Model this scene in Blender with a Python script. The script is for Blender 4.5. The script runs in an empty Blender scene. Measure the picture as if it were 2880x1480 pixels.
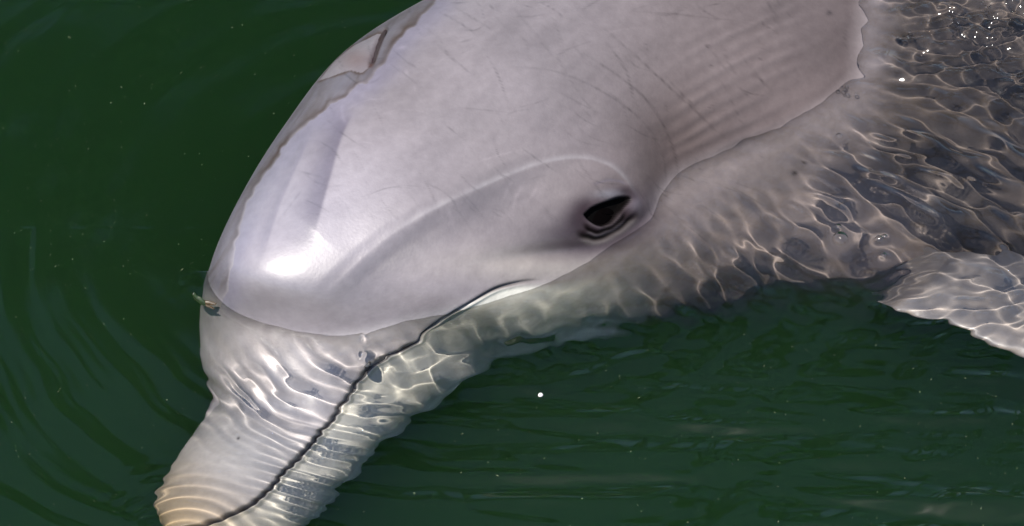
import bpy, bmesh, math, os
import numpy as np

# ------------------------------------------------------------------ camera, light, exposure
sc = bpy.context.scene
sc.unit_settings.system = 'METRIC'
sc.unit_settings.scale_length = 0.01           # one unit of this scene is 1 cm
G = 10.0                                       # the numbers below are in decimetres
col = sc.collection
TH = math.radians(48.0)                        # camera pitch below the horizon
D = 25.0                                       # camera to the centre of the picture
S = 0.0025                                     # size of one photograph pixel at that distance
CW, CH = 1440.0, 740.0
ct, st = math.cos(TH), math.sin(TH)
FWD = np.array([0.0, ct, -st]); RGT = np.array([1.0, 0, 0]); UPV = np.array([0.0, st, ct])
CAM = -D * FWD
cd = bpy.data.cameras.new('camera')
cam = bpy.data.objects.new('camera', cd); col.objects.link(cam)
cam.location = (CAM * G).tolist(); cam.rotation_euler = (math.pi / 2 - TH, 0, 0)
cd.sensor_width = 36.0; cd.lens = 36.0 * D / (2880 * S); cd.clip_start = 5; cd.clip_end = 60000
sc.camera = cam

SUN_DIR = np.array([-0.22, -0.30, 0.93]); SUN_DIR /= np.linalg.norm(SUN_DIR)   # towards the sun
world = bpy.data.worlds.new('World'); sc.world = world; world.use_nodes = True
wn = world.node_tree
sky = wn.nodes.new('ShaderNodeTexSky'); sky.sky_type = 'NISHITA'; sky.sun_disc = False; sky.ozone_density = 3.0
sky.sun_elevation = math.asin(SUN_DIR[2]); sky.sun_rotation = math.atan2(SUN_DIR[0], SUN_DIR[1])
wn.links.new(sky.outputs[0], wn.nodes['Background'].inputs[0])
wn.nodes['Background'].inputs[1].default_value = 0.15
sl = bpy.data.lights.new('sun', 'SUN'); sl.energy = 5.0; sl.angle = math.radians(0.5); sl.color = (1.0, 0.95, 0.87)
sl.cycles.is_caustics_light = True
sun = bpy.data.objects.new('sun', sl); col.objects.link(sun)
sun.location = (SUN_DIR * 600).tolist()
from mathutils import Vector
sun.rotation_euler = Vector((-SUN_DIR).tolist()).to_track_quat('-Z', 'Y').to_euler()
sc.view_settings.view_transform = 'Standard'; sc.view_settings.look = 'None'
sc.view_settings.exposure = 0.22; sc.view_settings.gamma = 1.0; sc.view_settings.use_curve_mapping = False
sc.cycles.use_denoising = True
sc.cycles.caustics_reflective = False
sc.cycles.max_bounces = 16; sc.cycles.transmission_bounces = 12; sc.cycles.volume_bounces = 8; sc.cycles.diffuse_bounces = 3
sc.cycles.sample_clamp_indirect = 60.0

# ------------------------------------------------------------------ helpers
rng = np.random.default_rng(7)

def unproj(X, Y, W):
    """photograph pixel + distance W (pixels, towards the camera) -> world point"""
    k = D - W * S
    a = (X - CW) * S / D; b = (CH - Y) * S / D
    return CAM + k[..., None] * (FWD + a[..., None] * RGT + b[..., None] * UPV)

def proj(P):
    q = P - CAM
    k = q @ FWD
    return CW + (q @ RGT) / k * D / S, CH - (q @ UPV) / k * D / S

def on_water(X, Y, z=0.0):
    X = np.asarray(X, float); Y = np.asarray(Y, float)
    a = (X - CW) * S / D; b = (CH - Y) * S / D
    d = FWD + a[..., None] * RGT + b[..., None] * UPV
    return CAM + ((z - CAM[2]) / d[..., 2])[..., None] * d

def sm(x, a, b):
    t = np.clip((x - a) / (b - a), 0, 1); return t * t * (3 - 2 * t)

def crom(K, n):
    """Catmull-Rom through the rows of K, n samples, parameter in row units"""
    K = np.asarray(K, float); m = len(K)
    u = np.linspace(0, m - 1, n); i = np.clip(u.astype(int), 0, m - 2); f = (u - i)[:, None]
    P = np.vstack([2 * K[0] - K[1], K, 2 * K[-1] - K[-2]])
    p0, p1, p2, p3 = P[i], P[i + 1], P[i + 2], P[i + 3]
    return 0.5 * (2 * p1 + (p2 - p0) * f + (2 * p0 - 5 * p1 + 4 * p2 - p3) * f ** 2 + (3 * p1 - p0 - 3 * p2 + p3) * f ** 3)

def poly_dist(X, Y, pts, n=None):
    """distance, side (+ = right hand of travel seen in the picture) and progress 0..1 to a smooth polyline"""
    pts = np.asarray(pts, float)
    if n: pts = crom(pts, n)
    seg = np.diff(pts, axis=0); L = np.hypot(seg[:, 0], seg[:, 1]); cum = np.concatenate([[0], np.cumsum(L)])
    best = np.full(X.shape, 1e9); side = np.zeros(X.shape); prog = np.zeros(X.shape)
    for k in range(len(seg)):
        dx = X - pts[k, 0]; dy = Y - pts[k, 1]
        t = np.clip((dx * seg[k, 0] + dy * seg[k, 1]) / (L[k] ** 2 + 1e-9), 0, 1)
        ex = dx - t * seg[k, 0]; ey = dy - t * seg[k, 1]
        d = np.hypot(ex, ey); m = d < best
        best[m] = d[m]; prog[m] = (cum[k] + t[m] * L[k]) / cum[-1]
        side[m] = np.sign(seg[k, 0] * dy[m] - seg[k, 1] * dx[m])
    return best, side, prog

def gauss(x, s): return np.exp(-(x / s) ** 2)

def vnoise(x, y, seed=0):
    """smooth value noise in -1..1"""
    xi = np.floor(x).astype(np.int64); yi = np.floor(y).astype(np.int64); fx = x - xi; fy = y - yi
    fx = fx * fx * (3 - 2 * fx); fy = fy * fy * (3 - 2 * fy)
    def h(a, b):
        v = np.sin(a * 127.1 + b * 311.7 + seed * 74.7) * 43758.5453
        return (v - np.floor(v)) * 2 - 1
    return (h(xi, yi) * (1 - fx) + h(xi + 1, yi) * fx) * (1 - fy) + (h(xi, yi + 1) * (1 - fx) + h(xi + 1, yi + 1) * fx) * fy

def waves(x, y, n, l0, l1, seed, ang=None, spread=math.pi, slope=1.0):
    """sum of n sine waves, wavelengths l0..l1; rms slope = slope"""
    r = np.random.default_rng(seed); h = np.zeros_like(x)
    for _ in range(n):
        k = 2 * math.pi / math.exp(r.uniform(math.log(l0), math.log(l1)))
        a = (ang if ang is not None else 0) + r.uniform(-spread, spread)
        h += np.cos(k * (x * math.cos(a) + y * math.sin(a)) + r.uniform(0, 6.283)) / k
    return h * slope * math.sqrt(2.0 / n)

def mesh_obj(name, V, F, mat, parent=None, attrs=None):
    me = bpy.data.meshes.new(name)
    V = np.ascontiguousarray(np.asarray(V) * G, dtype=np.float32); F = np.ascontiguousarray(F, dtype=np.int32)
    me.vertices.add(len(V)); me.vertices.foreach_set('co', V.ravel())
    nf, k = F.shape
    me.loops.add(nf * k); me.loops.foreach_set('vertex_index', F.ravel())
    me.polygons.add(nf); me.polygons.foreach_set('loop_start', np.arange(0, nf * k, k, dtype=np.int32))
    me.polygons.foreach_set('use_smooth', np.ones(nf, dtype=bool))
    me.update(calc_edges=True); me.validate()
    for nm, A in (attrs or {}).items():
        if A.ndim == 2:
            at = me.attributes.new(nm, 'FLOAT_COLOR', 'POINT')
            at.data.foreach_set('color', np.c_[A, np.ones(len(A))].astype(np.float32).ravel())
        else:
            at = me.attributes.new(nm, 'FLOAT', 'POINT'); at.data.foreach_set('value', A.astype(np.float32))
    if mat: me.materials.append(mat)
    o = bpy.data.objects.new(name, me); col.objects.link(o)
    if parent: o.parent = parent
    return o

def grid_faces(nu, nv, wrap_v=False):
    idx = np.arange(nu * nv).reshape(nu, nv)
    if wrap_v: idx = np.concatenate([idx, idx[:, :1]], 1)
    return np.stack([idx[:-1, :-1], idx[1:, :-1], idx[1:, 1:], idx[:-1, 1:]], -1).reshape(-1, 4)

def grid_normals(P, wrap=True):
    du = np.gradient(P, axis=0)
    dv = (np.roll(P, -1, 1) - np.roll(P, 1, 1)) if wrap else np.gradient(P, axis=1)
    n = np.cross(du, dv)
    return n / (np.linalg.norm(n, axis=-1, keepdims=True) + 1e-12)

def refract_depth(P):
    """water makes depths look shallower: what looks to lie at depth d really lies deeper"""
    z = P[..., 2]
    k = 1 + 0.5 * sm(-z, 0.0, 0.35)
    Q = P.copy(); Q[..., 2] = np.where(z < 0, z * k, z); return Q

def material(name):
    m = bpy.data.materials.new(name); m.use_nodes = True
    return m, m.node_tree.nodes, m.node_tree.links, m.node_tree.nodes['Principled BSDF']

# ------------------------------------------------------------------ materials
m_water = bpy.data.materials.new('water_surface'); m_water.use_nodes = True
t = m_water.node_tree; t.nodes.clear()
o_ = t.nodes.new('ShaderNodeOutputMaterial'); g_ = t.nodes.new('ShaderNodeBsdfGlass')
g_.inputs['IOR'].default_value = 1.333; g_.inputs['Roughness'].default_value = 0.07
t.links.new(g_.outputs[0], o_.inputs[0])

m_murk = bpy.data.materials.new('murky_water'); m_murk.use_nodes = True
t = m_murk.node_tree; t.nodes.clear()
o_ = t.nodes.new('ShaderNodeOutputMaterial'); v_ = t.nodes.new('ShaderNodeVolumePrincipled')
v_.inputs['Color'].default_value = (0.265, 0.52, 0.165, 1); v_.inputs['Density'].default_value = 1.3 / G
v_.inputs['Absorption Color'].default_value = (0, 0, 0, 1)
t.links.new(v_.outputs[0], o_.inputs[1])

m_bed, n_, l_, b_ = material('seabed_silt')
nz = n_.new('ShaderNodeTexNoise'); nz.inputs['Scale'].default_value = 0.4 / G
rp = n_.new('ShaderNodeValToRGB'); rp.color_ramp.elements[0].color = (0.02, 0.035, 0.015, 1); rp.color_ramp.elements[1].color = (0.05, 0.07, 0.03, 1)
l_.new(nz.outputs[0], rp.inputs[0]); l_.new(rp.outputs[0], b_.inputs['Base Color']); b_.inputs['Roughness'].default_value = 0.9

m_skin, n_, l_, b_ = material('dolphin_skin')
at = n_.new('ShaderNodeAttribute'); at.attribute_name = 'pigment'
aw = n_.new('ShaderNodeAttribute'); aw.attribute_name = 'rough'
tc = n_.new('ShaderNodeTexCoord')
nz = n_.new('ShaderNodeTexNoise'); nz.inputs['Scale'].default_value = 14.0 / G; nz.inputs['Detail'].default_value = 8; nz.inputs['Roughness'].default_value = 0.6
l_.new(tc.outputs['Object'], nz.inputs['Vector'])
rp = n_.new('ShaderNodeValToRGB'); rp.color_ramp.elements[0].position = 0.3; rp.color_ramp.elements[1].position = 0.7
rp.color_ramp.elements[0].color = (0.89, 0.88, 0.882, 1); rp.color_ramp.elements[1].color = (1.06, 1.06, 1.058, 1)
l_.new(nz.outputs[0], rp.inputs[0])
mx = n_.new('ShaderNodeMix'); mx.data_type = 'RGBA'; mx.blend_type = 'MULTIPLY'; mx.inputs[0].default_value = 1
l_.new(at.outputs['Color'], mx.inputs[6]); l_.new(rp.outputs[0], mx.inputs[7]); l_.new(mx.outputs[2], b_.inputs['Base Color'])
l_.new(aw.outputs['Fac'], b_.inputs['Roughness'])
nf = n_.new('ShaderNodeTexNoise'); nf.inputs['Scale'].default_value = 45 / G; nf.inputs['Detail'].default_value = 4
l_.new(tc.outputs['Object'], nf.inputs['Vector'])
bp = n_.new('ShaderNodeBump'); bp.inputs['Strength'].default_value = 0.11; bp.inputs['Distance'].default_value = 0.02 * G
l_.new(nf.outputs[0], bp.inputs['Height']); l_.new(bp.outputs[0], b_.inputs['Normal'])
b_.inputs['Coat Weight'].default_value = 0.35; b_.inputs['Coat Roughness'].default_value = 0.31
asp = n_.new('ShaderNodeAttribute'); asp.attribute_name = 'gloss'
l_.new(asp.outputs['Fac'], b_.inputs['Specular IOR Level'])
mcw = n_.new('ShaderNodeMath'); mcw.operation = 'MULTIPLY'; mcw.inputs[1].default_value = 0.8; mcw.use_clamp = True
l_.new(asp.outputs['Fac'], mcw.inputs[0]); l_.new(mcw.outputs[0], b_.inputs['Coat Weight'])

m_eye, n_, l_, b_ = material('eye_black')
b_.inputs['Base Color'].default_value = (0.0015, 0.001, 0.001, 1); b_.inputs['Roughness'].default_value = 0.4; b_.inputs['Specular IOR Level'].default_value = 0.012

# ------------------------------------------------------------------ setting: water, murk, seabed
WL = [(570, 870), (640, 885), (700, 897), (780, 908), (850, 912), (1000, 905), (1150, 897), (1300, 868), (1420, 822), (1530, 795), (1640, 740),
      (1780, 650), (1897, 575), (2000, 500), (2150, 450), (2250, 400), (2350, 330), (2400, 260), (2480, 150), (2570, 0)]
WLw = on_water([p[0] for p in WL], [p[1] for p in WL])[:, :2]

def axis(c0, c1, step, far):
    a = list(np.arange(c0, c1 + step, step)); lo, hi, d = a[0], a[-1], step
    L, H = [], []
    while hi < far or lo > -far:
        d *= 1.22; hi += d; lo -= d; H.append(hi); L.append(lo)
    return np.array(L[::-1] + a + H)

gx = axis(-3.85, 3.85, 0.0085, 3000); gy = axis(-2.75, 2.95, 0.0085, 3000)
GX, GY = np.meshgrid(gx, gy, indexing='ij')

BUB = [(2357, 647, 12), (2363, 678, 23), (2473, 678, 14), (2487, 670, 8), (2484, 724, 11), (2360, 386, 11), (1520, 1112, 6)]
def water_height(x, y):
    P = np.stack([x, y, np.zeros_like(x)], -1)
    h = np.zeros_like(x)
    near = (np.abs(x) < 5.5) & (y > -4.5) & (y < 5)
    xn, yn = x[near], y[near]
    X, Y = proj(P[near])
    far_fade = 1.0
    dw, sd, pr = poly_dist(xn, yn, WLw)
    # short rings thrown off the front of the head, over the beak
    c1 = on_water(1050, 835)[:2]
    R1 = np.hypot(xn - c1[0], yn - c1[1])
    warp = 0.05 * vnoise(xn * 2.5, yn * 2.5, 3) + 0.02 * vnoise(xn * 7, yn * 7, 4)
    out1 = sm(dw, 0.02, 0.2)
    m1 = gauss(X - 840, 240) * gauss(Y - 1065, 115) * out1
    h1 = 0.0052 * m1 * np.cos(2 * math.pi * (R1 + warp) / 0.115)
    m1b = gauss(X - 850, 190) * gauss(Y - 1020, 90) * out1
    h1 += 0.0088 * m1b * np.cos(2 * math.pi * (R1 + 1.2 * warp) / 0.19 + 1)
    m1c = gauss(X - 860, 190) * gauss(Y - 1200, 85)
    h1 += 0.0016 * m1c * np.cos(2 * math.pi * (R1 + 0.5 * warp) / 0.066 + 1.5 * vnoise(xn * 3, yn * 3, 9))
    m1d = gauss(X - 1060, 90) * gauss(Y - 1110, 75)
    h1 += 0.0042 * m1d * np.cos(2 * math.pi * (yn + 0.5 * warp) / 0.095) * (0.7 + 0.5 * np.cos(2 * math.pi * (xn + warp) / 0.22))
    h1 *= 0.75 + 0.65 * vnoise(xn * 3.1, yn * 3.1, 12)
    # small rings over the tip of the beak
    tipw = on_water(500, 1560)[:2]
    dt = np.hypot(xn - tipw[0], yn - tipw[1])
    h1 += 0.0048 * gauss(X - 520, 150) * gauss(Y - 1440, 90) * np.cos(2 * math.pi * dt / 0.105)
    h1 += 0.0018 * gauss(X - 830, 130) * gauss(Y - 1360, 110) * np.cos(2 * math.pi * (yn + 0.25 * xn + 0.3 * warp) / 0.075)
    # broad rings over the open water
    c = on_water(1350, 640)[:2]
    R = np.hypot((xn - c[0]) * 0.82, yn - c[1]); A = np.arctan2(yn - c[1], xn - c[0])
    wq = 0.10 * vnoise(xn * 1.1, yn * 1.1, 5) + 0.03 * vnoise(xn * 4, yn * 4, 8)
    mo = sm(dw, 0.1, 0.9)
    amp = (0.0055 + 0.003 * sm(X, 900, 1400)) * mo * (0.35 + 0.65 * sm(Y, 700, 1150)) * (0.6 + 0.5 * vnoise(A * 3.0, R * 1.2, 6))
    h2 = amp * np.cos(2 * math.pi * (R + wq) / 0.36) + 0.5 * amp * np.cos(2 * math.pi * (R + 1.4 * wq) / 0.21 + 2)
    h2 += sm(Y, 850, 1150) * sm(X, 1150, 1600) * (0.75 + 0.5 * vnoise(xn * 1.5, yn * 4, 10)) * (0.9 + 0.6 * vnoise(xn * 0.8, yn * 2.2, 20)) * waves(xn, yn, 30, 0.09, 0.55, 21, ang=math.pi / 2 - 0.04, spread=0.14, slope=0.24)
    h2 += 0.0009 * sm(900 - X, 0, 300) * np.cos(2 * math.pi * (R + wq) / 0.085) * gauss(Y - 1080, 160) * sm(420 - X, 0, 200)
    # rumpled water over the shoulder and the fin
    m3 = sm(X + 0.3 * (Y - 560), 1720, 2080) * sm(1000 - Y, 0, 140) * sm(dw, 0.0, 0.3)
    h3 = gauss(X - 2080, 330) * gauss(Y - 640, 150) * sm(dw, 0.0, 0.2) * (0.7 + 0.7 * vnoise(xn * 2.5, yn * 2.5, 19)) * (waves(xn, yn, 30, 0.09, 0.45, 37, ang=0.35, spread=0.55, slope=0.16) + waves(xn, yn, 20, 0.12, 0.4, 38, slope=0.06))
    h3 += m3 * (0.8 + 0.7 * vnoise(xn * 2.2, yn * 2.2, 14)) * (waves(xn, yn, 40, 0.14, 0.8, 31, ang=0.9, spread=0.6, slope=0.14) + waves(xn, yn, 20, 0.16, 0.5, 32, slope=0.05))
    m3b = sm(X, 2350, 2550) * gauss(Y - 840, 120)
    h3 += m3b * waves(xn, yn, 20, 0.09, 0.22, 33, ang=math.pi / 2 + 0.2, spread=0.5, slope=0.17)
    m3c = sm(X, 2150, 2450) * gauss(Y - 430, 130)
    h3 += m3c * waves(xn, yn, 26, 0.10, 0.35, 35, ang=1.2, spread=0.5, slope=0.22)
    # under the jaw, dimpled water
    m4 = gauss(X - 1400, 380) * gauss(Y - 930 + 0.25 * (X - 1400), 130) * sm(dw, 0.0, 0.12)
    h4 = m4 * waves(xn, yn, 36, 0.09, 0.30, 41, slope=0.18)
    m4b = gauss(X - 1060, 150) * gauss(Y - 975, 60)
    h4 += m4b * waves(xn, yn, 26, 0.07, 0.2, 43, slope=0.12)
    # choppy water at the back
    m5 = sm(X + 0.35 * (300 - Y) * 0 , 2330, 2560) * sm(330 - Y, 0, 120)
    h5 = m5 * (waves(xn, yn, 40, 0.11, 0.5, 51, ang=math.pi / 2, spread=0.55, slope=0.36) + 0.8 * (1 + vnoise(xn * 3, yn * 5, 15)) * waves(xn, yn, 24, 0.06, 0.14, 53, ang=math.pi / 2, spread=0.7, slope=0.13))
    m6 = sm(X, 2400, 2540) * sm(270 - Y, 0, 130)
    h5 += m6 * (0.6 + 0.8 * vnoise(xn * 4, yn * 4, 16)) * waves(xn, yn, 30, 0.07, 0.22, 57, slope=0.58)
    # faint breath of wind everywhere
    h6 = waves(xn, yn, 30, 0.5, 1.8, 61, slope=0.012)
    hb = np.zeros_like(xn)
    for bx, by, br in BUB: hb += 0.6 * br * S * gauss(np.hypot(X - bx, (Y - by) / 0.74), 1.5 * br)
    hb += 0.030 * gauss(np.hypot(X - 2365, (Y - 600) / .7), 38) + 0.02 * gauss(np.hypot(X - 1380, (Y - 935) / .7), 30) - 0.02 * gauss(np.hypot(X - 1430, (Y - 950) / .7), 26)
    for q in range(7): hb += 0.035 * gauss(np.hypot((X - 1024 - 4 * math.sin(q * 2.3)) / 0.8, (Y - 915 - 17 * q) / 0.9), 11) * math.cos(q * 2.6)
    men = np.zeros_like(xn); cand = np.flatnonzero(dw < 0.35)
    for i in cand: men[i] = CONT.find((xn[i], yn[i], 0))[2]
    men = np.where(dw < 0.35, men, 9)
    h[near] = 0.008 * np.exp(-men / 0.09) * (0.8 + 0.5 * vnoise(xn * 9, yn * 9, 77)) + 0.8 * np.exp(-men / 0.14) * (0.5 + 0.5 * vnoise(xn * 2, yn * 2, 78)) * waves(xn, yn, 26, 0.07, 0.26, 79, slope=0.10) + hb + h1 + h2 + h3 + h4 + h5 + h6
    edge = sm(5.4 - np.abs(x), 0, 1.0) * sm(y + 4.4, 0, 1.0) * sm(4.9 - y, 0, 1.0)
    return h * edge

MURK_TOP = -1.0
def box(name, x0, x1, y0, y1, z0, z1, mat):
    V = np.array([(x, y, z) for x in (x0, x1) for y in (y0, y1) for z in (z0, z1)])
    F = np.array([(0, 1, 3, 2), (4, 6, 7, 5), (0, 4, 5, 1), (2, 3, 7, 6), (0, 2, 6, 4), (1, 5, 7, 3)])
    o = mesh_obj(name, V, F, mat); o.data.polygons.foreach_set('use_smooth', [False] * 6); return o
murk = box('murky_water', -2000, 2000, -2000, 2000, -14.0, MURK_TOP, m_murk); murk['kind'] = 'structure'
bed_x = np.linspace(-3000, 3000, 61); BX, BY = np.meshgrid(bed_x, bed_x, indexing='ij')
bed = mesh_obj('seabed', np.stack([BX, BY, -15 + 0.4 * vnoise(BX / 90, BY / 90, 2)], -1).reshape(-1, 3), grid_faces(61, 61), m_bed)
bed['kind'] = 'structure'

# ------------------------------------------------------------------ the dolphin
COT = ct / st
def water_w(Y): return -(CH - Y) * COT
# (dorsal edge, ventral edge, ('w', place of the waterline along the line) or ('d', depth of the near side), near bulge, far bulge)
ST = [
    ((545, 1590), (580, 1605), ('d', 90), 0.3, 0.3, None),
    ((462, 1490), (700, 1620), ('d', 80), 0.80, 0.8, None),
    ((436, 1408), (800, 1550), ('d', 72), 0.85, 0.9, None),
    ((500, 1285), (935, 1410), ('d', 84), 0.85, 0.9, None),
    ((592, 1140), (1090, 1240), ('d', 98), 0.80, 0.9, None),
    ((572, 1030), (1215, 1150), ('d', 84), 0.74, 0.9, None),
    ((568, 890), (1320, 1070), ('d', 34), 0.72, 0.9, None),
    ((596, 730), (1430, 1010), ('w', 0.64), 0.80, 0.9, 30),
    ((680, 545), (1565, 970), ('w', 0.76), 0.84, 0.9, 50),
    ((800, 352), (1730, 935), ('w', 0.78), 0.86, 0.9, 70),
    ((962, 150), (1910, 915), ('w', 0.75), 0.86, 0.9, 80),
    ((1200, -5), (2110, 905), ('w', 0.70), 0.86, 0.9, 80),
    ((1520, -150), (2350, 905), ('w', 0.585), 0.86, 0.9, 60),
    ((1920, -280), (2680, 930), ('w', 0.47), 0.85, 0.9, -60),
    ((2400, -380), (3080, 900), ('d', 110), 0.85, 0.9, -420),
    ((3000, -420), (3560, 820), ('d', 180), 0.85, 0.9, None),
    ((3700, -400), (4180, 740), ('d', 230), 0.85, 0.9, None),
    ((4500, -360), (4800, 560), ('d', 320), 0.9, 0.9, None),
    ((5300, -420), (5500, 200), ('d', 380), 0.8, 0.8, None),
    ((6100, -440), (6160, -160), ('d', 380), 0.6, 0.6, None),
    ((6600, -420), (6610, -360), ('d', 380), 0.6, 0.6, None),
]
rows = []
for A, B, (kind, val), rf, rb, lift in ST:
    A = np.array(A, float); B = np.array(B, float); a = np.hypot(*(B - A)) / 2; bf = rf * a; bb = rb * a
    if kind == 'w': q = A + val * (B - A); sp = math.sqrt(max(0, 1 - (1 - 2 * val) ** 2)); wq = water_w(q[1]); sp = sp ** 0.78 if val > 0.5 else sp
    else: val, wq, sp = 0.5, water_w((A[1] + B[1]) / 2) - val / st, 1.0
    if lift is None: wa = wb = wq - bf * sp
    else:                                          # the far edge stands 'lift' above the water
        wa = water_w(A[1]) + lift / st; wb = (wq - bf * sp - wa * (1 - val)) / val
    rows.append([*A, *B, wa, bf, bb, wb])
# dense where the picture looks, coarse towards the tail
full = crom(rows, 20 * 60 + 1)
upar = np.concatenate([np.linspace(0, 14.6, 860), np.linspace(14.6, 20, 70)[1:]])
KK = np.stack([np.interp(upar, np.linspace(0, 20, 20 * 60 + 1), full[:, c]) for c in range(8)], 1)
# smooth the interpolation so that no knots show
for _ in range(60):
    KK[1:-1] = 0.25 * KK[:-2] + 0.5 * KK[1:-1] + 0.25 * KK[2:]
NF, NB = 400, 110
tt = np.concatenate([np.linspace(0, math.pi, NF), math.pi + np.linspace(0, math.pi, NB + 2)[1:-1]])
NS, NV = len(KK), len(tt)
cosp, sinp = np.cos(tt), np.sin(tt)
fr = (1 - cosp) / 2
AX = KK[:, 0:1] + fr * (KK[:, 2:3] - KK[:, 0:1]); AY = KK[:, 1:2] + fr * (KK[:, 3:4] - KK[:, 1:2])
AW = KK[:, 4:5] * (1 - fr) + KK[:, 7:8] * fr + np.where(sinp > 0, KK[:, 5:6], KK[:, 6:7]) * np.where((sinp > 0) & (fr > 0.5), np.abs(sinp) ** 0.78, sinp)
P0 = unproj(AX, AY, AW)
N0 = grid_normals(P0)
if (N0[NS // 3, NF // 2] @ (-FWD)) < 0: N0 = -N0
front = np.zeros((NS, NV)); front[:, :NF] = 1
front *= sm(np.abs(sinp), 0.0, 0.15)
X, Y = AX, AY

MOUTH = [(450, 1530), (510, 1500), (570, 1481), (611, 1470), (657, 1451), (708, 1424), (756, 1382), (790, 1345), (820, 1308), (856, 1275), (893, 1231), (935, 1180), (968, 1135), (1010, 1075), (1060, 1030),
         (1110, 1000), (1180, 970), (1200, 938), (1262, 890), (1330, 850), (1400, 812), (1470, 794), (1540, 787)]
disp = np.zeros_like(X)
dm, sm_side, pm = poly_dist(X, Y, MOUTH, 120)
taper = sm(1 - pm, 0.0, 0.12)
lower = (sm_side > 0)
disp += front * taper * (-15 * gauss(dm, 4.5) + np.where(lower, -9 * sm(dm, 0, 20) * gauss(dm, 90), 2 * sm(dm, 0, 16) * gauss(dm, 60)))
# eye: brow, socket, lids
EX, EY = 1692, 592
ca, sa = math.cos(math.radians(-22)), math.sin(math.radians(-22))
ex = (X - EX) * ca + (Y - EY) * sa; ey = -(X - EX) * sa + (Y - EY) * ca
brow = np.exp(-(ex / 190) ** 2 - ((ey + 60) / 95) ** 2)
disp += front * 26 * brow
OPEN = np.array([(1640, 606), (1661, 588), (1696, 574), (1732, 562), (1763, 562), (1748, 584), (1733, 607), (1719, 623), (1698, 634), (1672, 630), (1651, 617)], float)
def in_poly(px, py, poly):
    c = np.zeros(px.shape, bool); n = len(poly); j = n - 1
    for i in range(n):
        xi, yi = poly[i]; xj, yj = poly[j]
        c ^= ((yi > py) != (yj > py)) & (px < (xj - xi) * (py - yi) / (yj - yi + 1e-9) + xi); j = i
    return c
nearE = (np.abs(X - 1700) < 260) & (np.abs(Y - 600) < 220) & (front > 0.5)
XE, YE = X[nearE], Y[nearE]
XEw = XE + 2.5 * vnoise(XE / 23, YE / 23, 81); YEw = YE + 2.5 * vnoise(XE / 23, YE / 23, 82)
def efeat(pts, w, t0=.18, t1=.18):
    o = np.zeros_like(X); d, _, p = poly_dist(XEw, YEw, pts, 40)
    o[nearE] = gauss(d, w) * sm(p, 0, t0) * sm(1 - p, 0, t1); return o
do_, _, _ = poly_dist(XE, YE, np.vstack([OPEN, OPEN[:1]]), 90)
sdo = np.full(X.shape, -300.0); sdo[nearE] = np.where(in_poly(XE, YE, crom(np.vstack([OPEN, OPEN[:1]]), 90)), do_, -do_)
hole = sm(sdo, -3, 4)
L1 = [(1634, 622), (1642, 634), (1656, 646), (1680, 654), (1712, 643), (1740, 619), (1757, 598), (1764, 585)]
L2 = [(1612, 648), (1630, 658), (1652, 667), (1679, 670), (1706, 663), (1733, 647), (1760, 627), (1780, 612), (1800, 596)]
RIM1 = [(1640, 616), (1650, 627), (1672, 639), (1694, 642), (1720, 630), (1738, 609), (1753, 587)]
RIM2 = [(1640, 650), (1660, 657), (1682, 661), (1712, 653), (1735, 638), (1760, 615)]
RIM3 = [(1625, 664), (1645, 677), (1680, 683), (1712, 676), (1745, 655), (1780, 628), (1810, 608)]
UPF = [(1655, 530), (1680, 518), (1705, 513), (1735, 515), (1760, 527)]
disp += front * (-26 * sm(sdo, -7, 7) - 6 * efeat(L1, 7) - 8 * efeat(L2, 9) + 1.5 * efeat(RIM1, 6) + 1.5 * efeat(RIM2, 5) + 1 * efeat(RIM3, 9) - 3 * efeat(UPF, 5))
disp += front * (8 * np.exp(-((X - 1705) / 42) ** 2 - ((Y - 548) / 20) ** 2) + 6 * np.exp(-((X - 1780) / 20) ** 2 - ((Y - 578) / 22) ** 2))
# fold under the eye running to the corner of the mouth
CHEEK = [(1905, 540), (1850, 590), (1790, 640), (1700, 685), (1600, 705), (1500, 716), (1400, 730), (1290, 755)]
dc, sc_, pc = poly_dist(X, Y, CHEEK, 60)
chm = sm(pc, 0, 0.2) * sm(1 - pc, 0, 0.35)
disp += front * chm * (-16 * gauss(dc, 26))
# crease behind the eye and the neck fold
NECK = [(2250, 400), (2080, 440), (1960, 505), (1880, 550), (1800, 585)]
dn, sn_, pn = poly_dist(X, Y, NECK, 50)
disp += front * (-22 * gauss(dn, 55) * sm(pn, 0, 0.3) * sm(1 - pn, 0, 0.2))
disp += front * (-34 * np.exp(-((X - 1905) / 110) ** 2 - ((Y - 440) / 130) ** 2))
# crest from the brow down to the beak
CREST = [(860, 880), (940, 800), (1060, 690), (1180, 610), (1300, 550), (1430, 492), (1540, 455), (1640, 448), (1720, 480), (1775, 545), (1795, 600)]
dr, sr_, prr = poly_dist(X, Y, CREST, 80)
disp += front * (2.2 * gauss(dr, 15) * (1 + .6 * vnoise(X / 35, Y / 35, 92)) * sm(prr, 0, .3) + np.where(sr_ > 0, -10 * sm(dr, 0, 55) * gauss(dr, 120), 7 * sm(dr, 0, 40) * gauss(dr, 110)) * sm(prr, 0, .2) * sm(1 - prr, .1, .35))
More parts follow.
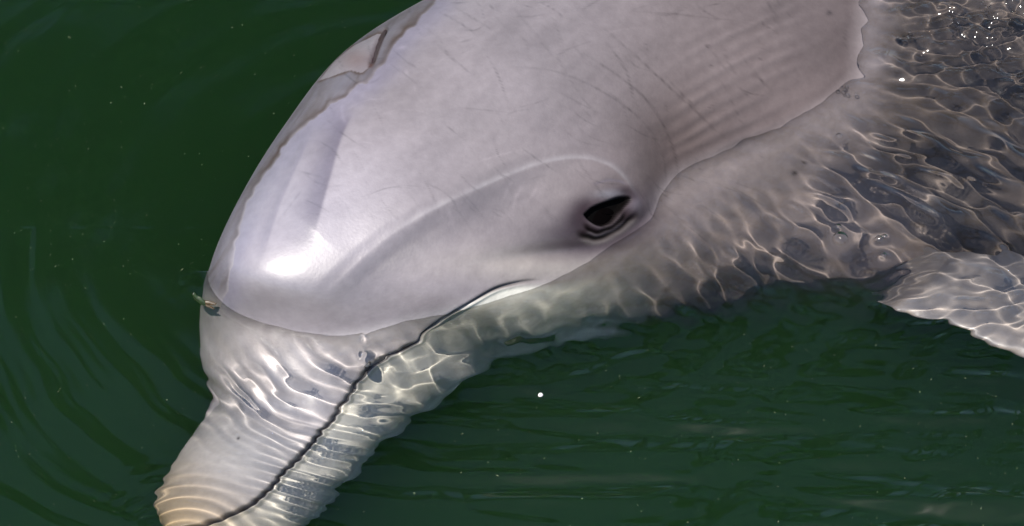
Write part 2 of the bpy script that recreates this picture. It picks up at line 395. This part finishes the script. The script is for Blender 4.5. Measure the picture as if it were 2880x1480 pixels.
# folds on the melon
MEL1 = [(1000, 300), (960, 380), (925, 500), (895, 620), (860, 740), (820, 830)]
MEL2 = [(890, 340), (840, 450), (790, 570), (750, 690), (720, 790)]
d1, s1, p1 = poly_dist(X, Y, MEL1, 50); d2, s2, p2 = poly_dist(X, Y, MEL2, 50)
disp += front * (3.5 * np.where(s1 < 0, gauss(d1, 60), gauss(d1, 26)) * sm(p1, 0, .15) * sm(1 - p1, 0, .6))
disp += front * (2 * np.where(s2 < 0, gauss(d2, 40), gauss(d2, 12)) * sm(p2, 0, .2) * sm(1 - p2, 0, .3))
CREASE = [(585, 1128), (680, 1122), (790, 1150), (900, 1195)]
dq, _, pq = poly_dist(X, Y, CREASE, 40)
disp += front * (-16 * gauss(dq, 45) * sm(1 - pq, 0, .3) + 9 * np.exp(-((X - 760) / 170) ** 2 - ((Y - 985) / 75) ** 2))
RID = [(670, 900), (730, 815), (800, 720), (870, 640)]
dg, _, pg_ = poly_dist(X, Y, RID, 40)
disp += front * 15 * gauss(dg, 90) * (0.25 + 1.1 * (2 * pg_ - 1) ** 2 * (1 - 0.3 * pg_))
# ribs of the neck
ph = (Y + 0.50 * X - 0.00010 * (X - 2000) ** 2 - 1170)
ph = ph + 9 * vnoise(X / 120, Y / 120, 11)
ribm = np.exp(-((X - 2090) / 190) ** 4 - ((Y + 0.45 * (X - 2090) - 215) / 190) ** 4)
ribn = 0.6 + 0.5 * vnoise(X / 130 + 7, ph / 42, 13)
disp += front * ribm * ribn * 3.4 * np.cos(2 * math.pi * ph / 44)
# blowhole
BLOW = [(1088, 72), (1072, 100), (1060, 130), (1052, 155), (1043, 185)]
db, sb, pb = poly_dist(X, Y, BLOW, 30)
disp += front * (-13 * gauss(db, 7) * sm(pb, 0, .15) * sm(1 - pb, 0, .15))
disp += front * 6 * np.exp(-((X - 990) / 70) ** 2 - ((Y - 165) / 55) ** 2)
disp += front * 210 * np.exp(-((X - 2500) / 380) ** 2 - ((Y - 740) / 140) ** 2)
# gentle unevenness
disp += front * (2.0 * vnoise(X / 140, Y / 140, 17) + 0.8 * vnoise(X / 50, Y / 50, 18))
Pd = P0 + N0 * (disp * S)[..., None]
PD = refract_depth(Pd)

# line where the skin meets the still water
zz = PD[:, :, 2]; cpts = []
for A_, B_ in ((PD[:-1], PD[1:]), (PD[:, :-1], PD[:, 1:])):
    m = (A_[..., 2] > 0) != (B_[..., 2] > 0); f = A_[m][:, 2] / (A_[m][:, 2] - B_[m][:, 2]); cpts.append((A_[m] + f[:, None] * (B_[m] - A_[m]))[:, :2])
cpts = np.concatenate(cpts); cpts = cpts[(np.abs(cpts[:, 0]) < 5) & (np.abs(cpts[:, 1]) < 4)]
from mathutils.kdtree import KDTree
CONT = KDTree(len(cpts))
for i_, q in enumerate(cpts): CONT.insert((q[0], q[1], 0), i_)
CONT.balance()
GZ = water_height(GX, GY)
water = mesh_obj('water', np.stack([GX, GY, GZ], -1).reshape(-1, 3), grid_faces(len(gx), len(gy)), m_water)
water['kind'] = 'structure'; water.cycles.is_caustics_caster = True

# pigment, with some light and shade painted in -----------------------------------------------------------
def lerp(c, c2, m): return c * (1 - m[..., None]) + np.asarray(c2) * m[..., None]
C = np.ones((NS, NV, 3)) * np.array([0.232, 0.202, 0.207])
t_across = fr[None, :] + 0 * X
C = lerp(C, (0.39, 0.345, 0.37), front * sm(1350 - X - 0.35 * (Y - 600), 0, 480) * sm(Y, 250, 600) * sm(900 - Y, 40, 240) * 0.8)  # forehead lightened, standing in for its broad sheen
C = lerp(C, (0.150, 0.118, 0.114), front * sm(X + 0.4 * Y, 1350, 2250) * 0.9)            # browner behind the eye, darkened further to imitate the shading fall-off
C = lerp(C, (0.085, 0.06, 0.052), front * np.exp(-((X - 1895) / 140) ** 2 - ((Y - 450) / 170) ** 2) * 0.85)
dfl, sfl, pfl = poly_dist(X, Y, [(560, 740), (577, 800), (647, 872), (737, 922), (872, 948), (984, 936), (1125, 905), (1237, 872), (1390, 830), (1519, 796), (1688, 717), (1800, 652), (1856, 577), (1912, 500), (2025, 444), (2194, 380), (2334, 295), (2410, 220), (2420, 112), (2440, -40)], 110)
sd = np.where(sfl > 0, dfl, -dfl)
C = lerp(C, (0.112, 0.086, 0.082), front * gauss(np.minimum(sd + 10, 0), 150) * sm(X, 1650, 1950) * 0.7)  # dry and wet side toned along the waterline to cancel underwater darkening
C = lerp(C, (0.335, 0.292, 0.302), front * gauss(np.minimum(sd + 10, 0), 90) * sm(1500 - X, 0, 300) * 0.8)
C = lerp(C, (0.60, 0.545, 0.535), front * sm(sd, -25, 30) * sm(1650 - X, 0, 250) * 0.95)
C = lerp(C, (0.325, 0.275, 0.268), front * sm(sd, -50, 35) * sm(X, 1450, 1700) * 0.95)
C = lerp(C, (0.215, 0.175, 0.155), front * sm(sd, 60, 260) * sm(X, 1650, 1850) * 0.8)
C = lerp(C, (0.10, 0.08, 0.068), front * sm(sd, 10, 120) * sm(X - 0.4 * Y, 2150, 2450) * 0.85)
dmx, smx, pmx = poly_dist(X, Y, MOUTH + [(1650, 760), (1800, 735), (2000, 760), (2300, 830), (2700, 900)], 150)
pale = np.where(smx > 0, sm(dmx, 2, 8 + 110 * sm(pmx, .45, .7)), 0) * sm(1950 - X, 0, 420) * front
C = lerp(C, (0.74, 0.71, 0.61), pale * 0.95)                                              # pale jaw and throat
C = lerp(C, (0.55, 0.38, 0.17), front * gauss(np.hypot(X - 490, Y - 1480), 210) * 0.85)   # yellowish tip
C = lerp(C, (0.56, 0.55, 0.54), front * gauss(np.hypot((X - 690) / 1.2, Y - 1280), 160) * 0.7)
C = lerp(C, (0.46, 0.41, 0.35), front * np.exp(-((X - 1560) / 260) ** 2 - ((Y - 745) / 50) ** 2) * 0.6)
# grey stripe from the eye to the beak under the crest
stripe = np.where(sr_ > 0, gauss(dr - 50, 45), 0) * sm(prr, 0, .25) * sm(1 - prr, .3, .5)
C = lerp(C, (0.145, 0.127, 0.135), front * stripe * 0.75)
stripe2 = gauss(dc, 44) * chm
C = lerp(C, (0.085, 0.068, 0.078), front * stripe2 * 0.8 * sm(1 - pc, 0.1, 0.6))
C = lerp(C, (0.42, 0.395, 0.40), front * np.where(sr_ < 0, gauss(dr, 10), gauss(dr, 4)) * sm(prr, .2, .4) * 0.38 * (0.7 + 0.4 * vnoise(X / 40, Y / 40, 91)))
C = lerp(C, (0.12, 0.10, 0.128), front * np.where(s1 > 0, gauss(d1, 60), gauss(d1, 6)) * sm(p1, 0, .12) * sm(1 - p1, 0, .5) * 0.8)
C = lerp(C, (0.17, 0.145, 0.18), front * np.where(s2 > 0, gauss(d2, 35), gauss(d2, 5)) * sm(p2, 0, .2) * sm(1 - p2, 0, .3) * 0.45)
# dark eye patch; soft shading round socket and lids painted in as well
def blob(px, py, rx, ry): return front * np.exp(-((X - px) / rx) ** 2 - ((Y - py) / ry) ** 2)
halo = np.exp(np.minimum(0, sdo + 18) / 34.0) * nearE
C = lerp(C, (0.10, 0.075, 0.085), front * halo * sm(Y - 0.25 * (1700 - X), 510, 590) * 0.95)
for bx, by, rx, ry, st_ in [(1615, 628, 34, 36, .9), (1632, 588, 28, 28, .8), (1748, 545, 30, 17, .85), (1778, 604, 30, 22, .8), (1580, 660, 80, 30, .6), (1768, 560, 20, 14, .7), (1695, 655, 95, 28, .85), (1640, 690, 120, 18, .6), (1690, 600, 120, 80, .35)]:
    C = lerp(C, (0.032, 0.02, 0.024), blob(bx, by, rx, ry) * st_)
C = lerp(C, (0.22, 0.21, 0.23), blob(1700, 552, 38, 12) * 0.7)
C = lerp(C, (0.13, 0.11, 0.125), blob(1780, 578, 17, 20) * 0.8)
C = lerp(C, (0.004, 0.003, 0.003), front * np.clip(sm(sdo, -9, -2) + efeat(L1, 9) + efeat(L2, 11), 0, 1))
C = lerp(C, (0.10, 0.08, 0.085), front * efeat(RIM1, 4.0) * 0.5 * (1 - hole))
C = lerp(C, (0.09, 0.075, 0.08), front * efeat(RIM2, 4) * 0.8)
C = lerp(C, (0.15, 0.128, 0.12), front * efeat(RIM3, 8) * 0.7)
C = lerp(C, (0.14, 0.12, 0.14), front * efeat(UPF, 4) * 0.6)
gloss = np.clip(0.65 - 0.65 * front * np.clip(hole + efeat(L1, 9) + efeat(L2, 12) + 0.7 * halo, 0, 1), .0, 1)
# mouth line
C = lerp(C, (0.03, 0.027, 0.027), front * taper * gauss(dm, 5.2))
# water film on the crown: its torn brown edge and the wet streaks beyond it
FILM = [(1260, -40), (1215, 20), (1160, 75), (1110, 130), (1075, 185), (1030, 230), (965, 278), (900, 320), (830, 380), (770, 455), (725, 530), (690, 600), (662, 690), (648, 770), (640, 830)]
df, sf, pf = poly_dist(X + 7 * vnoise(X / 22, Y / 22, 23), Y + 7 * vnoise(X / 22, Y / 22, 24), FILM, 90)
wet = np.where(sf > 0, sm(df, 0, 10), 0) * front * sm(850 - Y, 0, 60)
DRY = np.array([(895, 228), (940, 178), (1000, 130), (1082, 84), (1062, 130), (1045, 182), (1020, 208), (985, 200), (940, 215)])
dd, _, _ = poly_dist(X + 4 * vnoise(X / 15, Y / 15, 25), Y + 4 * vnoise(X / 15, Y / 15, 26), np.vstack([DRY, DRY[:1]]))
dry = in_poly(X, Y, DRY)
wet = np.where(dry, 0, wet)
sx, sy = (X * 0.57 - Y * 0.82), (X * 0.82 + Y * 0.57)      # along / across the streaks
streak = 0.5 + 0.5 * (0.6 * vnoise(sy / 11 + 2.2 * vnoise(sx / 90, sy / 60, 33), sx / 120, 31) + 0.4 * vnoise(sy / 5, sx / 70, 32))
C = lerp(C, (0.06, 0.043, 0.033), wet * streak * 0.9)
C = lerp(C, (0.125, 0.118, 0.14), wet * (1 - streak) * 0.85)
C = lerp(C, (0.06, 0.034, 0.02), front * gauss(df - 8, 10) * (sf > 0) * np.where(dry, 0, 1) * (0.6 + 0.4 * vnoise(sx / 60, sy / 40, 34)) * sm(1 - pf, 0.05, 0.3))
C = lerp(C, (0.08, 0.048, 0.03), front * gauss(dd, 5) * 0.8 * ~dry)
C = lerp(C, (0.19, 0.17, 0.225), front * np.where(sf < 0, gauss(df - 6, 40), 0) * 0.6)
C = lerp(C, (0.17, 0.115, 0.105), dry * np.exp(-((X - 1005) / 45) ** 2 - ((Y - 172) / 28) ** 2) * 0.8)
C = lerp(C, (0.07, 0.03, 0.022), front * gauss(db, 8) * sm(pb, .2, .5) * 0.95)
# scratches and tooth rakes
SCR = [([(1640, 150), (1740, 215), (1830, 290), (1895, 385), (1925, 470), (1930, 530)], 2.4, -.35), ([(1700, 80), (1800, 170), (1890, 250), (1960, 310), (2010, 360), (2055, 395)], 2.2, -.35),
       ([(1440, 190), (1540, 195), (1640, 230), (1760, 300), (1840, 370), (1880, 440), (1895, 545), (1897, 590)], 2.4, -.25),
       ([(1700, 110), (1760, 200), (1780, 270), (1800, 310)], 2, -.3), ([(1850, 10), (1780, 30), (1900, 40), (2090, 60)], 1.8, -.2),
       ([(2080, 150), (2130, 210), (2180, 270)], 2, -.25), ([(2382, 80), (2375, 110), (2388, 155)], 2, -.3), ([(1280, 20), (1345, 60), (1390, 90)], 2, -.25),
       ([(1445, 25), (1500, 90), (1560, 160)], 2, -.2), ([(1560, 145), (1620, 250), (1690, 340)], 2, -.2), ([(1310, 470), (1400, 440), (1480, 420)], 2, .15),
       ([(1262, 590), (1270, 610), (1280, 638)], 4, .35), ([(1475, 510), (1455, 550), (1440, 590)], 3, .28), ([(1520, 500), (1500, 545), (1480, 570)], 3, .22), ([(1440, 505), (1425, 540), (1410, 575)], 3, .2),
       ([(1140, 195), (1146, 210)], 4, .3), ([(962, 300), (965, 330), (975, 350)], 4, .3), ([(1110, 140), (1140, 130)], 4, .3), ([(1290, 120), (1330, 110)], 2, -.25),
       ([(830, 480), (870, 490), (905, 500)], 2.5, -.25), ([(800, 610), (850, 540)], 2, -.2), ([(1960, 480), (1975, 440)], 2, -.15)]
r2 = np.random.default_rng(5)
for k in range(170):
    cx, cy = r2.uniform(880, 2250), r2.uniform(0, 640)
    an = r2.choice([0.65, -0.25, 1.1]) + r2.normal() * 0.18; ln = r2.uniform(25, 150); bend = r2.normal() * 0.12 * ln
    dx, dy = math.cos(an) * ln / 2, math.sin(an) * ln / 2
    SCR.append(([(cx - dx, cy - dy), (cx - dy / ln * bend, cy + dx / ln * bend), (cx + dx, cy + dy)], r2.uniform(0.7, 1.6), r2.choice([-.30, -.2, -.14, .10])))
for pts, w_, v_ in SCR:
    pa = np.array(pts, float); x0, y0 = pa.min(0) - 14; x1, y1 = pa.max(0) + 14
    m = (X > x0) & (X < x1) & (Y > y0) & (Y < y1) & (front > 0.3)
    if m.any():
        d_, _, pg = poly_dist(X[m], Y[m], pts, 24 if len(pts) > 2 else None)
        C[m] *= (1 + v_ * gauss(d_, w_ + 0.8) * np.sin(math.pi * np.clip(pg, .04, .96)) ** .5 * (0.75 + 0.6 * vnoise(X[m] / 14, Y[m] / 14, 93)))[:, None]
for (px, py, r) in [(2332, 37, 7), (2232, 497, 8), (2255, 470, 5), (1990, 130, 4), (2000, 185, 3), (672, 1240, 4), (2140, 165, 3)]:
    C = lerp(C, (0.05, 0.04, 0.04), front * gauss(np.hypot(X - px, Y - py), r))
# mottling, drawn out along the body
mot = 0.6 * vnoise(sx / 150 , sy / 260, 41) + 0.4 * vnoise((X * .86 - Y * .5) / 190, (X * .5 + Y * .86) / 45, 42)
mot2 = vnoise((X * .75 - Y * .66) / 75 + 1.5 * vnoise(X / 160, Y / 160, 47), (X * .66 + Y * .75) / 20, 46)
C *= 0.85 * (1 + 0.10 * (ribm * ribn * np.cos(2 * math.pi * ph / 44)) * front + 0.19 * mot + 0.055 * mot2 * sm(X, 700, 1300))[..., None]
rough = 0.50 - 0.06 * wet + 0.05 * vnoise(X / 60, Y / 60, 44)
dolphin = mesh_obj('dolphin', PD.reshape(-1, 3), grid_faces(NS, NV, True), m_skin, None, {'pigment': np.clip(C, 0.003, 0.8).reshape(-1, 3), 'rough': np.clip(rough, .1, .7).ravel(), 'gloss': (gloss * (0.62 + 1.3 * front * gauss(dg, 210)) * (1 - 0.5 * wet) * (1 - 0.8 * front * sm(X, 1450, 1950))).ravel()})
dolphin['label'] = 'grey dolphin surfacing with its beak just under the green water'; dolphin['category'] = 'dolphin'
dolphin.cycles.is_caustics_receiver = True

# eyeball
def surf_at(px, py):
    d = (X - px) ** 2 + (Y - py) ** 2 + 1e9 * (front < 0.3); i = np.unravel_index(np.argmin(d), d.shape)
    return i, P0[i], N0[i]
i_e, pe, ne = surf_at(1698, 600)
uu = np.linspace(0, 2 * math.pi, 49)[:-1]; vv = np.linspace(0.02, math.pi - 0.02, 25)
U, Vv = np.meshgrid(uu, vv, indexing='ij')
sph = np.stack([np.cos(U) * np.sin(Vv), np.sin(U) * np.sin(Vv), np.cos(Vv)], -1)
e1 = RGT - ne * (RGT @ ne); e1 /= np.linalg.norm(e1); e2 = np.cross(ne, e1)
R_e = 100 * S
EV = pe - ne * (R_e * 0.85 + 6 * S) + R_e * (sph[..., 0:1] * e1 + sph[..., 1:2] * e2 + sph[..., 2:3] * ne * 0.85)
eye = mesh_obj('eye', EV.reshape(-1, 3), grid_faces(48, 25), m_eye, dolphin)

# pectoral fin
LEAD = crom([(2350, 780), (2460, 862), (2570, 893), (2690, 925), (2800, 985), (2950, 1030), (3150, 1090), (3330, 1130)], 120)
TRAIL = crom([(2370, 735), (2480, 716), (2590, 706), (2700, 713), (2850, 708), (3000, 740), (3200, 880), (3345, 1120)], 120)
nc = 60; ang = np.linspace(0, 2 * math.pi, 2 * nc, endpoint=False)
cc = (1 - np.cos(ang)) / 2
fX = LEAD[:, 0:1] * (1 - cc) + TRAIL[:, 0:1] * cc; fY = LEAD[:, 1:2] * (1 - cc) + TRAIL[:, 1:2] * cc
lf = np.linspace(0, 1, 120)[:, None]
dep = 75 + 70 * lf + 40 * (cc - 0.5)
fW = water_w(fY) - dep / st + np.sin(ang) * np.hypot(LEAD[:, 0:1] - TRAIL[:, 0:1], LEAD[:, 1:2] - TRAIL[:, 1:2]) * 0.13
def body_w(px, py):
    o = np.empty(px.shape); ii = np.argwhere(front > 0.6)[::7]; bx = X[ii[:, 0], ii[:, 1]]; by = Y[ii[:, 0], ii[:, 1]]; bw = AW[ii[:, 0], ii[:, 1]]
    for k in np.ndindex(px.shape): o[k] = bw[np.argmin((bx - px[k]) ** 2 + (by - py[k]) ** 2)]
    return o
rootw = body_w(fX[:40:3, ::4], fY[:40:3, ::4]).mean(1)
rootw = np.interp(np.arange(120), np.arange(0, 40, 3), rootw)[:, None]
fW = fW + (rootw - 70 - fW.mean(1, keepdims=True)) * (1 - sm(lf, 0.03, 0.22 + 0.25 * cc))
fP = refract_depth(unproj(fX, fY, fW))
fC = np.ones(fX.shape + (3,)) * (np.array([0.23, 0.205, 0.195]) * cc[None, :, None] + np.array([0.39, 0.34, 0.305]) * (1 - cc[None, :, None])) * 0.85 * (1 + 0.07 * vnoise(fX / 60, fY / 40, 71))[..., None]
fin = mesh_obj('pectoral_fin', fP.reshape(-1, 3), grid_faces(120, 2 * nc, True), m_skin, dolphin, {'pigment': fC.reshape(-1, 3), 'rough': np.full(fX.size, 0.4), 'gloss': np.full(fX.size, 0.5)})
fin.cycles.is_caustics_receiver = True

# trees added out of frame, crowns shaped for dark reflections in the water
m_leaf, n_, l_, b_ = material('added_leaves'); b_.inputs['Base Color'].default_value = (0.035, 0.055, 0.02, 1); b_.inputs['Roughness'].default_value = 0.7
r3 = np.random.default_rng(12)
TV, TF = [], []
def tri_leaf(c, s_):
    a = r3.normal(size=3); a /= np.linalg.norm(a); b = np.cross(a, r3.normal(size=3)); b /= np.linalg.norm(b)
    k = len(TV); TV.extend([c - a * s_, c + b * s_ * .5, c + a * s_, c - b * s_ * .5]); TF.append((k, k + 1, k + 2, k + 3))
topE = lambda az: np.interp(az, [-60, -17, -9, -4, -1, 2, 6, 9, 17, 60], [47, 48, 48.4, 48.8, 51.2, 51.8, 51.3, 49.6, 48.5, 47])
for k in range(460):
    az = r3.uniform(-17, 17); rr = r3.uniform(76, 100); e = topE(az) - abs(r3.normal()) * 2.2 - r3.uniform(0, 1.2)
    c = np.array([rr * math.sin(math.radians(az)), rr * math.cos(math.radians(az)), rr * math.tan(math.radians(e))])
    R_ = r3.uniform(1.6, 3.6)
    for q in range(44): tri_leaf(c + r3.normal(size=3) * np.array([R_, R_, R_ * .55]) * .7, r3.uniform(.5, 1.0))
def limb(p, q, r0, r1):
    p = np.array(p, float); q = np.array(q, float); d = (q - p) / np.linalg.norm(q - p); u = np.cross(d, [1, 0.2, 0.1]); u /= np.linalg.norm(u); v = np.cross(d, u); k = len(TV)
    for c, r in ((p, r0), (q, r1)):
        for j in range(8): a = j * math.pi / 4; TV.append(c + r * (u * math.cos(a) + v * math.sin(a)))
    for j in range(8): TF.append((k + j, k + (j + 1) % 8, k + 8 + (j + 1) % 8, k + 8 + j))
for az in (-13, -6, 0.5, 5.0, 12):
    bx, by = 90 * math.sin(math.radians(az)), 90 * math.cos(math.radians(az))
    limb((bx, by, -16), (bx + 1, by, 55), 2.6, 1.7)
    for q in range(6): limb((bx + 1, by, 40 + 3 * q), (bx + r3.normal() * 12, by + r3.normal() * 6, 85 + r3.normal() * 10), 1.1, .3)
trees = mesh_obj('added_trees', np.array(TV), np.array(TF), m_leaf); trees['kind'] = 'stuff'

# bubbles riding on the water over the flank
m_film = bpy.data.materials.new('bubble_film'); m_film.use_nodes = True
t = m_film.node_tree; t.nodes.clear()
o_ = t.nodes.new('ShaderNodeOutputMaterial'); tr = t.nodes.new('ShaderNodeBsdfTransparent'); gs = t.nodes.new('ShaderNodeBsdfGlossy'); mxs = t.nodes.new('ShaderNodeMixShader'); fz = t.nodes.new('ShaderNodeFresnel')
fz.inputs['IOR'].default_value = 1.45; gs.inputs['Roughness'].default_value = 0.08
t.links.new(fz.outputs[0], mxs.inputs[0]); t.links.new(tr.outputs[0], mxs.inputs[1]); t.links.new(gs.outputs[0], mxs.inputs[2]); t.links.new(mxs.outputs[0], o_.inputs[0])
def dome(P, r):
    u = np.linspace(0, 2 * math.pi, 24, endpoint=False); v = np.linspace(0.03, math.pi * 0.56, 12)
    A_, B_ = np.meshgrid(v, u, indexing='ij')
    return np.stack([P[0] + r * np.sin(A_) * np.cos(B_), P[1] + r * np.sin(A_) * np.sin(B_), P[2] + r * np.cos(A_)], -1).reshape(-1, 3)
BL = ['small bubble just above the largest bubble over the submerged flank', 'largest air bubble floating over the submerged flank, above the fin root', 'middle-sized bubble with a tiny one stuck to its right side',
      'tiny bubble stuck to the right side of another bubble', 'small bubble lowest of those floating above the fin', 'lone small bubble beside the neck, near the crinkled water']
for (bx, by, br), lab in zip(BUB[:6], BL):
    p = on_water(bx, by); p[2] = water_height(p[0:1], p[1:2])[0] - 0.25 * br * S
    o = mesh_obj('bubble', dome(p, br * S), grid_faces(12, 24, True), m_film)
    o['label'] = lab; o['category'] = 'bubble'; o['group'] = 'air bubbles floating over the flank'
FV, FF = [], []
for cx, cy, n in [(2386, 258, 9), (2546, 102, 12), (2770, 10, 9), (2690, 60, 6)]:
    for q in range(n):
        px, py, r = cx + r3.normal() * 14, cy + r3.normal() * 8, r3.uniform(3, 7)
        p = on_water(px, py); p[2] = water_height(p[0:1], p[1:2])[0] - 0.2 * r * S
        k = len(FV) * 288; FV.append(dome(p, r * S)); FF.append(grid_faces(12, 24, True) + k)
foam = mesh_obj('foam', np.concatenate(FV), np.concatenate(FF), m_film); foam['kind'] = 'stuff'

# floating leaf at the forehead
def leaf_mat(name, c):
    m, n, l, b = material(name); z = n.new('ShaderNodeTexNoise'); z.inputs['Scale'].default_value = 6; r = n.new('ShaderNodeValToRGB')
    r.color_ramp.elements[0].color = tuple(0.45 * x for x in c) + (1,); r.color_ramp.elements[1].color = tuple(1.3 * x for x in c) + (1,)
    r.color_ramp.elements[0].position = .35; r.color_ramp.elements[1].position = .65
    l.new(z.outputs[0], r.inputs[0]); l.new(r.outputs[0], b.inputs['Base Color']); b.inputs['Roughness'].default_value = 0.45; return m
lg, lb = leaf_mat('leaf_green', (0.018, 0.035, 0.007)), leaf_mat('leaf_brown', (0.075, 0.05, 0.024))
def blade(name, top, bot, mat, parent, lift):
    n = 14; T = crom(top, n); B = crom(bot, n); f = np.linspace(0, 1, 7)[None, :, None]
    q = T[:, None] * (1 - f) + B[:, None] * f
    P = on_water(q[..., 0], q[..., 1]); P[..., 2] = water_height(P[..., 0], P[..., 1]) + lift + 0.010 * np.abs(np.linspace(-1, 1, 7))[None] ** 1.5
    Pb = P.copy(); Pb[..., 2] -= 0.004
    V = np.concatenate([P.reshape(-1, 3), Pb.reshape(-1, 3)]); g = grid_faces(n, 7); F = np.concatenate([g, g[:, ::-1] + n * 7])
    rim = [(i * 7, (i + 1) * 7) for i in range(n - 1)] + [((i + 1) * 7 + 6, i * 7 + 6) for i in range(n - 1)] + [(j + 1, j) for j in range(6)] + [((n - 1) * 7 + j, (n - 1) * 7 + j + 1) for j in range(6)]
    F = np.concatenate([F, np.array([(a, b, b + n * 7, a + n * 7) for a, b in rim])])
    return mesh_obj(name, V, F, mat, parent)
lp = on_water(572, 852)
leaf = bpy.data.objects.new('leaf', None); col.objects.link(leaf); leaf.empty_display_size = 1
leaf['label'] = 'curled green leaf scrap with a split brown end floating against the forehead'; leaf['category'] = 'leaf'
blade('leaf_blade', [(541, 831), (547, 828), (555, 838), (564, 841), (576, 852)], [(541, 834), (543, 841), (554, 853), (568, 864), (580, 868)], lg, leaf, 0.012)
blade('leaf_tip', [(576, 852), (588, 853), (600, 857), (610, 861)], [(578, 862), (585, 864), (594, 866), (600, 866)], lb, leaf, 0.013)
blade('leaf_tip', [(578, 862), (584, 864), (592, 867), (605, 876)], [(579, 868), (586, 871), (594, 874), (604, 877)], lb, leaf, 0.013)

# white fleck
m_fl, n_, l_, b_ = material('white_fleck'); b_.inputs['Base Color'].default_value = (0.8, 0.72, 0.68, 1)
p = on_water(1520, 1112); p[2] = water_height(p[0:1], p[1:2])[0]
vv = np.linspace(.05, math.pi - .05, 9); uu = np.linspace(0, 2 * math.pi, 14, endpoint=False); A_, B_ = np.meshgrid(vv, uu, indexing='ij')
rr = 7 * S * (1 + 0.15 * vnoise(A_ * 3, B_ * 2, 3))
fl = mesh_obj('fleck', np.stack([p[0] + rr * np.sin(A_) * np.cos(B_), p[1] + rr * np.sin(A_) * np.sin(B_), p[2] + rr * .7 * np.cos(A_)], -1).reshape(-1, 3), grid_faces(9, 14, True), m_fl)
fl['label'] = 'tiny white fleck floating on the dark water below the jaw'; fl['category'] = 'fleck'

# specks adrift in the water
m_sp, n_, l_, b_ = material('specks'); b_.inputs['Base Color'].default_value = (0.34, 0.38, 0.2, 1); b_.inputs['Roughness'].default_value = 0.8
SIL = np.array([(-50, -50), (1000, -50), (980, 60), (840, 270), (720, 440), (630, 620), (575, 760), (550, 900), (560, 1100), (470, 1280), (420, 1420), (440, 1520), (900, 1520), (1000, 1340), (1150, 1240), (1350, 1130), (1600, 1000), (2000, 930), (2500, 950), (2900, 1050), (2930, 1530), (-50, 1530)], float)
qx = r3.uniform(-20, 2900, 1100); qy = r3.uniform(-20, 1500, 1100); ok = in_poly(qx, qy, SIL); qx, qy = qx[ok], qy[ok]
qp = on_water(qx, qy); n = len(qp); dpt = np.where(r3.random(n) < 0.45, 0.006, -r3.uniform(0.03, 0.5, n))
qp[:, 2] = np.where(dpt > 0, water_height(qp[:, 0], qp[:, 1]) + dpt, dpt)
ang = r3.uniform(0, 6.28, n); ln = r3.uniform(0.7, 2.6, n) ** 1.3 * S * np.where(r3.random(n) < .06, 2.2, 1); wd = r3.uniform(0.7, 1.3, n) * S
dx = np.stack([np.cos(ang) * ln, np.sin(ang) * ln, 0 * ln], -1); dy = np.stack([-np.sin(ang) * wd, np.cos(ang) * wd, 0 * ln], -1)
up_ = np.array([0, 0, 1.2 * S])
V = np.stack([qp - dx, qp + dy, qp + dx, qp - dy, qp + up_], 1).reshape(-1, 3); b5 = np.arange(n)[:, None] * 5
F = np.concatenate([b5 + np.array([[0, 3, 4]]), b5 + np.array([[3, 2, 4]]), b5 + np.array([[2, 1, 4]]), b5 + np.array([[1, 0, 4]]), b5 + np.array([[0, 1, 2]]), b5 + np.array([[0, 2, 3]])])
sp = mesh_obj('drifting_specks', V, F, m_sp); sp['kind'] = 'stuff'; sp.cycles.is_caustics_receiver = True

# the slit of the blowhole
m_bh, n_, l_, b_ = material('blowhole_lining'); b_.inputs['Base Color'].default_value = (0.03, 0.012, 0.009, 1); b_.inputs['Roughness'].default_value = 0.35
bl = crom(BLOW, 18); tg = np.gradient(bl, axis=0); tg /= np.linalg.norm(tg, axis=1, keepdims=True); nr_ = np.stack([-tg[:, 1], tg[:, 0]], 1)
wd_ = 9 * np.sin(math.pi * np.linspace(0.04, 0.96, 18))[:, None]
rows_ = []
for f in (-1, -.5, 0, .5, 1):
    q = bl + nr_ * wd_ * f; pts = []
    for px, py in q:
        i_, p_, n3 = surf_at(px, py); pts.append(unproj(np.array(px), np.array(py), np.array(AW[i_])) + n3 * S * (-7 + 2 * abs(f)))
    rows_.append(pts)
bhV = np.array(rows_).transpose(1, 0, 2)
mesh_obj('blowhole', bhV.reshape(-1, 3), grid_faces(18, 5), m_bh, dolphin)
